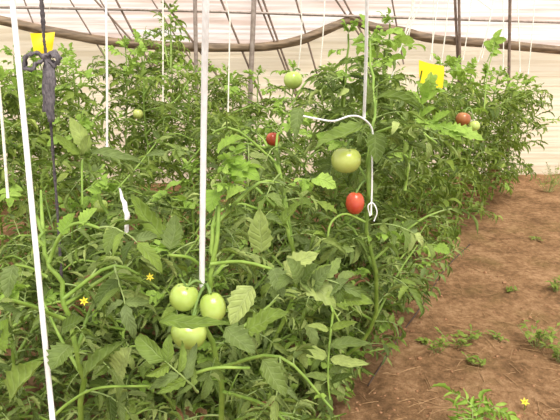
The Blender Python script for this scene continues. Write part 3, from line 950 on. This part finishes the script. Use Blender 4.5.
trap([at(30, 33, 2.55), at(55, 32, 2.6), at(52, 53, 2.6), at(34, 53, 2.55)], at(42, 33, 2.57), 'yellow sticky card behind the dark cord', -1.0)
trap([at(419, 60, 2.45), at(444, 66, 2.5), at(443, 88, 2.5), at(420, 92, 2.45)], at(432, 62, 2.47), 'yellow sticky card above the row beside the path', -.1)

# loose white strip in the leaves
A = Acc(); b0 = at(124, 234, 1.08)
v, q = ribbon([at(119, 188, 1.09), at(124, 203, 1.08), at(127, 216, 1.07), at(126, 234, 1.08)], [.001, .0045, .005, .0035], 18, .0008, RT + .5 * FWD); A.add(v - b0, q, 0)
o = A.build('plastic_strip', [M_TWINE]); o.location = Vector(b0); tag(o, 'short curved white plastic strip caught among big leaves', 'plastic strip')

# ------------------------------------------------------------------ ground
def gz(x, y):
    return .016 * noise.noise(Vector((x * 1.7, y * 1.7, 3))) + .009 * noise.noise(Vector((x * 7, y * 7, 1))) + .004 * noise.noise(Vector((x * 23, y * 23, 5)))


def zone(x0, x1, y0, y1, st):
    return np.arange(x0, x1 + st / 2, st), np.arange(y0, y1 + st / 2, st)


xs = np.concatenate([np.arange(-4.2, -.2, .08), np.arange(-.2, 3.2, .022), np.arange(3.2, 5.3, .08)])
ys = np.concatenate([np.arange(-.8, 1.5, .08), np.arange(1.5, 3.6, .022), np.arange(3.6, 5.6, .05)])
V = np.array([(x, y, gz(x, y)) for y in ys for x in xs]); nx, ny = len(xs), len(ys)
I = np.arange(nx * ny).reshape(ny, nx)
Q = np.stack([I[:-1, :-1], I[:-1, 1:], I[1:, 1:], I[1:, :-1]], -1).reshape(-1, 4)
A = Acc(); A.add(V, Q, 0); o = A.build('floor', [M_SOIL]); tag(o, kind='structure')

# drip hose along the row
A = Acc(); pts = []
for (px, py) in ((368, 385), (389, 352), (402, 333), (421, 308), (434, 286), (448, 266), (470, 244)):
    g = on_ground(px, py); g[2] = gz(g[0], g[1]) + .006; pts.append(g)
v, q = tube(spline(pts, 50) - pts[0], .0035, 8); A.add(v, q, 0); o = A.build('drip_hose', [M_HOSE]); o.location = Vector(pts[0])
tag(o, 'thin dark drip hose on the soil along the plant row', 'hose')


# weeds
def weed(px, py, n, r, h, label, group=None):
    g = on_ground(px, py); g[2] = gz(g[0], g[1]); rg = random.Random(int(px * 7 + py))
    A = Acc()
    for k in range(n):
        a = rg.uniform(0, 6.3); d = rg.uniform(0, 1) ** .6 * r; hh = h * rg.uniform(.5, 1)
        tip = np.array([math.cos(a) * d, math.sin(a) * d, hh])
        v, q = tube(spline([(tip[0] * .2, tip[1] * .2, -.006), tip * [.6, .6, .5], tip], 5), .0012, 6); A.add(v, q, 1)
        for j in range(4):
            v, q = leaflet(.22, .4, rg.uniform(0, .9), 6, 3, .15, rg, rg.uniform(0, .7)); s = rg.uniform(.018, .036)
            A.add(rotz(v * s, rg.uniform(0, 6.3)) + tip * (1 - .16 * j), q, 0)
    o = A.build('weed', [M_WEED, M_STALK]); o.location = Vector(g); tag(o, label, 'weed', group)


weed(537, 346, 17, .09, .09, 'bushiest low weed out on the open soil')
weed(454, 345, 9, .09, .06, 'flat weed on the soil near the plant row')
weed(470, 340, 6, .06, .05, 'weed tuft just past the flat weed near the row')
weed(436, 352, 5, .05, .07, 'thin weed with a bent stalk closest to the plant row')
weed(475, 366, 6, .05, .03, 'tiny sparse weed on the soil below the flat weed')
weed(497, 340, 5, .04, .03, 'small weed tuft halfway to the bushiest weed')
weed(559, 362, 12, .07, .07, 'low weed at the edge of the picture below the bushiest one')
weed(556, 292, 9, .07, .06, 'green weed at the outer side of the path higher up')
weed(548, 192, 16, .14, .16, 'yellowish weed at the end of the row by the wall')
weed(556, 184, 14, .15, .2, 'taller weed against the foot of the film wall')
weed(538, 240, 5, .05, .03, 'faint weed midway along the path')
for px, py in ((510, 292), (425, 345)): weed(px, py, 4, .04, .02, 'scrap of green seedling on the bare path soil', 'seedling scraps on the path')

# straw and clods
A = Acc(); rg = random.Random(8)
for k in range(260):
    px, py = rg.uniform(345, 575), rg.uniform(200, 430)
    g = on_ground(px, py)
    if to_uv(g)[1] < .0: continue
    a = rg.uniform(0, PI); l = rg.uniform(.012, .05); d = np.array([math.cos(a) * l, math.sin(a) * l, 0])
    p0, p1 = g - d, g + d; p0[2] = gz(p0[0], p0[1]) + .003; p1[2] = gz(p1[0], p1[1]) + .003
    v, q = tube([p0, (p0 + p1) / 2 + [0, 0, .002], p1], .0013, 4, False); A.add(v, q, 0)
o = A.build('straw_litter', [M_STRAW]); tag(o, 'scattered straw bits on the path soil', 'straw', kind='stuff')
A = Acc()
for k in range(420):
    px, py = rg.uniform(320, 590), rg.uniform(195, 440)
    g = on_ground(px, py)
    if to_uv(g)[1] < -.1: continue
    s = rg.uniform(.002, .006) * (2 if rg.random() < .08 else 1)
    n, m = 7, 5; V = []
    for j in range(m):
        th = .15 + (PI - .3) * j / (m - 1)
        for i in range(n):
            f = 2 * PI * i / n; r = s * rg.uniform(.75, 1.2)
            V.append((r * math.sin(th) * math.cos(f) * 1.2, r * math.sin(th) * math.sin(f), r * math.cos(th) * .7))
    Qd = [(j * n + i, (j + 1) * n + i, (j + 1) * n + (i + 1) % n, j * n + (i + 1) % n) for j in range(m - 1) for i in range(n)]
    A.add(np.array(V) + [g[0], g[1], gz(g[0], g[1]) + s * .3], Qd, 0)
o = A.build('soil_clods', [M_CLOD]); tag(o, 'loose crumbs of dry soil on the path', 'soil', kind='stuff')


# ------------------------------------------------------------------ film wall, pipes, rolled curtain
def roll_z(s):
    """height of the wall seam along the wall (pixel anchors)"""
    return float(np.interp(s, SEAM[:, 0], SEAM[:, 1]))


anch = [(-60, 6), (0, 19), (60, 32), (110, 42), (150, 45), (195, 47), (262, 47), (300, 39), (350, 20), (400, 29), (430, 37), (480, 43), (560, 50), (640, 58)]
SEAM = []
for px, py in anch:
    p = on_wall(px, py); SEAM.append(((p[:2] - WA) @ WD, p[2]))
SEAM = np.array(SEAM)
LEN = np.linalg.norm(WB - WA)


def wall_sheet(z0, z1, nz_, amp, sx, sz, seed, off, curve=0.0):
    ss = np.linspace(-.3, LEN + .3, 150); V = []
    for j in range(nz_ + 1):
        f = j / nz_
        for s in ss:
            zz0 = z0 if z0 is not None else roll_z(s)
            zz1 = z1 if z1 is not None else roll_z(s)
            z = zz0 + (zz1 - zz0) * f
            w = amp * noise.noise(Vector((s * sx, z * sz, seed))) + amp * .5 * noise.noise(Vector((s * sx * 3, z * sz * 2.3, seed + 4)))
            p = WA + WD * s + WN * (off + w - curve * max(0, z - 1.5) ** 2)
            V.append((p[0], p[1], z))
    n = len(ss); I = np.arange(n * (nz_ + 1)).reshape(nz_ + 1, n)
    Q = np.stack([I[:-1, :-1], I[:-1, 1:], I[1:, 1:], I[1:, :-1]], -1).reshape(-1, 4)
    return np.array(V), Q


A = Acc()
v, q = wall_sheet(None, 2.5, 50, .022, .8, 9, 2, .08, .35); A.add(v, q, 0)
v, q = wall_sheet(-.05, None, 30, .02, 1.2, 3, 9, .08); A.add(v, q, 1)
o = A.build('wall_back', [M_FILM, M_APRON]); tag(o, kind='structure')


def roll(anchors, r, label, seed, off):
    P = [on_wall(px, py, off) for px, py in anchors]
    S = spline(P, 70); n = 16; V = []
    for i in range(70):
        d, a, b = frame_of(S[min(i + 1, 69)] - S[max(i - 1, 0)])
        for k in range(n):
            f = 2 * PI * k / n
            rr = r * (1 + .16 * noise.noise(Vector((i * .22, math.cos(f) * 1.5 + seed, math.sin(f) * 1.5))) + .1 * math.sin(5 * f + i * .25))
            V.append(S[i] + rr * (math.cos(f) * a + math.sin(f) * b))
    Q = [(i * n + k, i * n + (k + 1) % n, (i + 1) * n + (k + 1) % n, (i + 1) * n + k) for i in range(69) for k in range(n)]
    for b0 in (0, 69 * n):
        for k in range(1, n // 2): Q.append((b0 + k - 1, b0 + k, b0 + n - 1 - k, b0 + n - k))
    Q = [x for x in Q if len(set(x)) == 4]
    A = Acc(); A.add(np.array(V) - S[0], Q, 0); o = A.build('rolled_curtain', [M_ROLL]); o.location = Vector(S[0]); tag(o, label, 'rolled curtain')


roll([(-50, 9), (0, 20), (60, 33), (110, 42), (150, 45), (195, 47), (262, 47), (300, 40), (330, 28), (352, 19)], .036,
     'rolled brown film curtain sagging from the corner to the tall leafy plant', 1, -.02)
roll([(348, 17), (370, 26), (400, 31), (430, 38), (480, 43), (560, 50), (640, 58)], .036, 'rolled film curtain sagging behind the yellow card above the path', 6, -.02)

tn = [0]


def trim(pts, r, mat):
    tn[0] += 1
    P = np.asarray(pts); A = Acc(); v, q = tube(spline(P, 14) - P[0], r, 8); A.add(v, q, 0)
    o = A.build('trim_%d' % tn[0], [mat]); o.location = Vector(P[0]); tag(o, kind='structure')


trim([on_wall(-60, 6, -.05), on_wall(190, 11, -.05), on_wall(350, 16, -.05), on_wall(640, 25, -.05)], .011, M_PIPE)


for v_ in (.15, -.5, -1.0):      # overhead trellis wires the strings are tied to
    trim([uv(-1.9, v_, 2.05), uv(.5, v_, 2.05), uv(2.9, v_, 2.05)], .002, M_PIPE)


def post(px0, px1, py1, r, mat, off=-.07):
    a = on_wall(px0, 0, off); b = on_wall(px1, py1, off)
    d = (b - a) / (a[2] - b[2])
    trim([a - d * .75, a, b, b + d * (b[2] + .04)], r, mat)


post(195, 196, 60, .017, M_PIPE)
post(254, 251, 76, .021, M_PIPE)
post(455, 458, 66, .012, M_DPIPE)
post(459, 460, 66, .012, M_DPIPE, -.1)
post(510, 509, 70, .014, M_DPIPE)
for (x0, x1, y1, r) in ((70, 92, 36, .006), (95, 146, 56, .008), (116, 138, 42, .009), (100, 118, 30, .006), (163, 196, 46, .009), (24, 40, 40, .006), (152, 178, 40, .006),
                        (221, 250, 70, .009), (258, 284, 66, .008), (263, 287, 66, .009), (296, 313, 60, .008), (336, 352, 24, .008), (344, 358, 26, .008), (392, 396, 22, .007)):
    a = on_wall(x0, 0, -.03); b = on_wall(x1, y1, -.03)
    d = (b - a) * .35
    e = b + (b - a) / (a[2] - b[2]) * min(.35, b[2] - .1)
    trim([a - d, a, b, e], r, M_DPIPE)

# ------------------------------------------------------------------ light
w = bpy.data.worlds.new('world'); SC.world = w; w.use_nodes = True
nt = w.node_tree; bg = nt.nodes['Background']
bg.inputs[0].default_value = (1.0, .975, .93, 1); bg.inputs[1].default_value = 1.1
ld = bpy.data.lights.new('sun', 'SUN'); ld.energy = 2.9; ld.angle = math.radians(30); ld.color = (1, .97, .9)
lo = bpy.data.objects.new('sun', ld); COL.objects.link(lo)
lo.rotation_euler = Vector((-.2, .5, -1)).to_track_quat('-Z', 'Y').to_euler()
lo.location = (0, -2, 5)

vs = SC.view_settings
vs.view_transform = 'Standard'; vs.look = 'None'; vs.gamma = 1; vs.use_curve_mapping = False
vs.exposure = 0.43
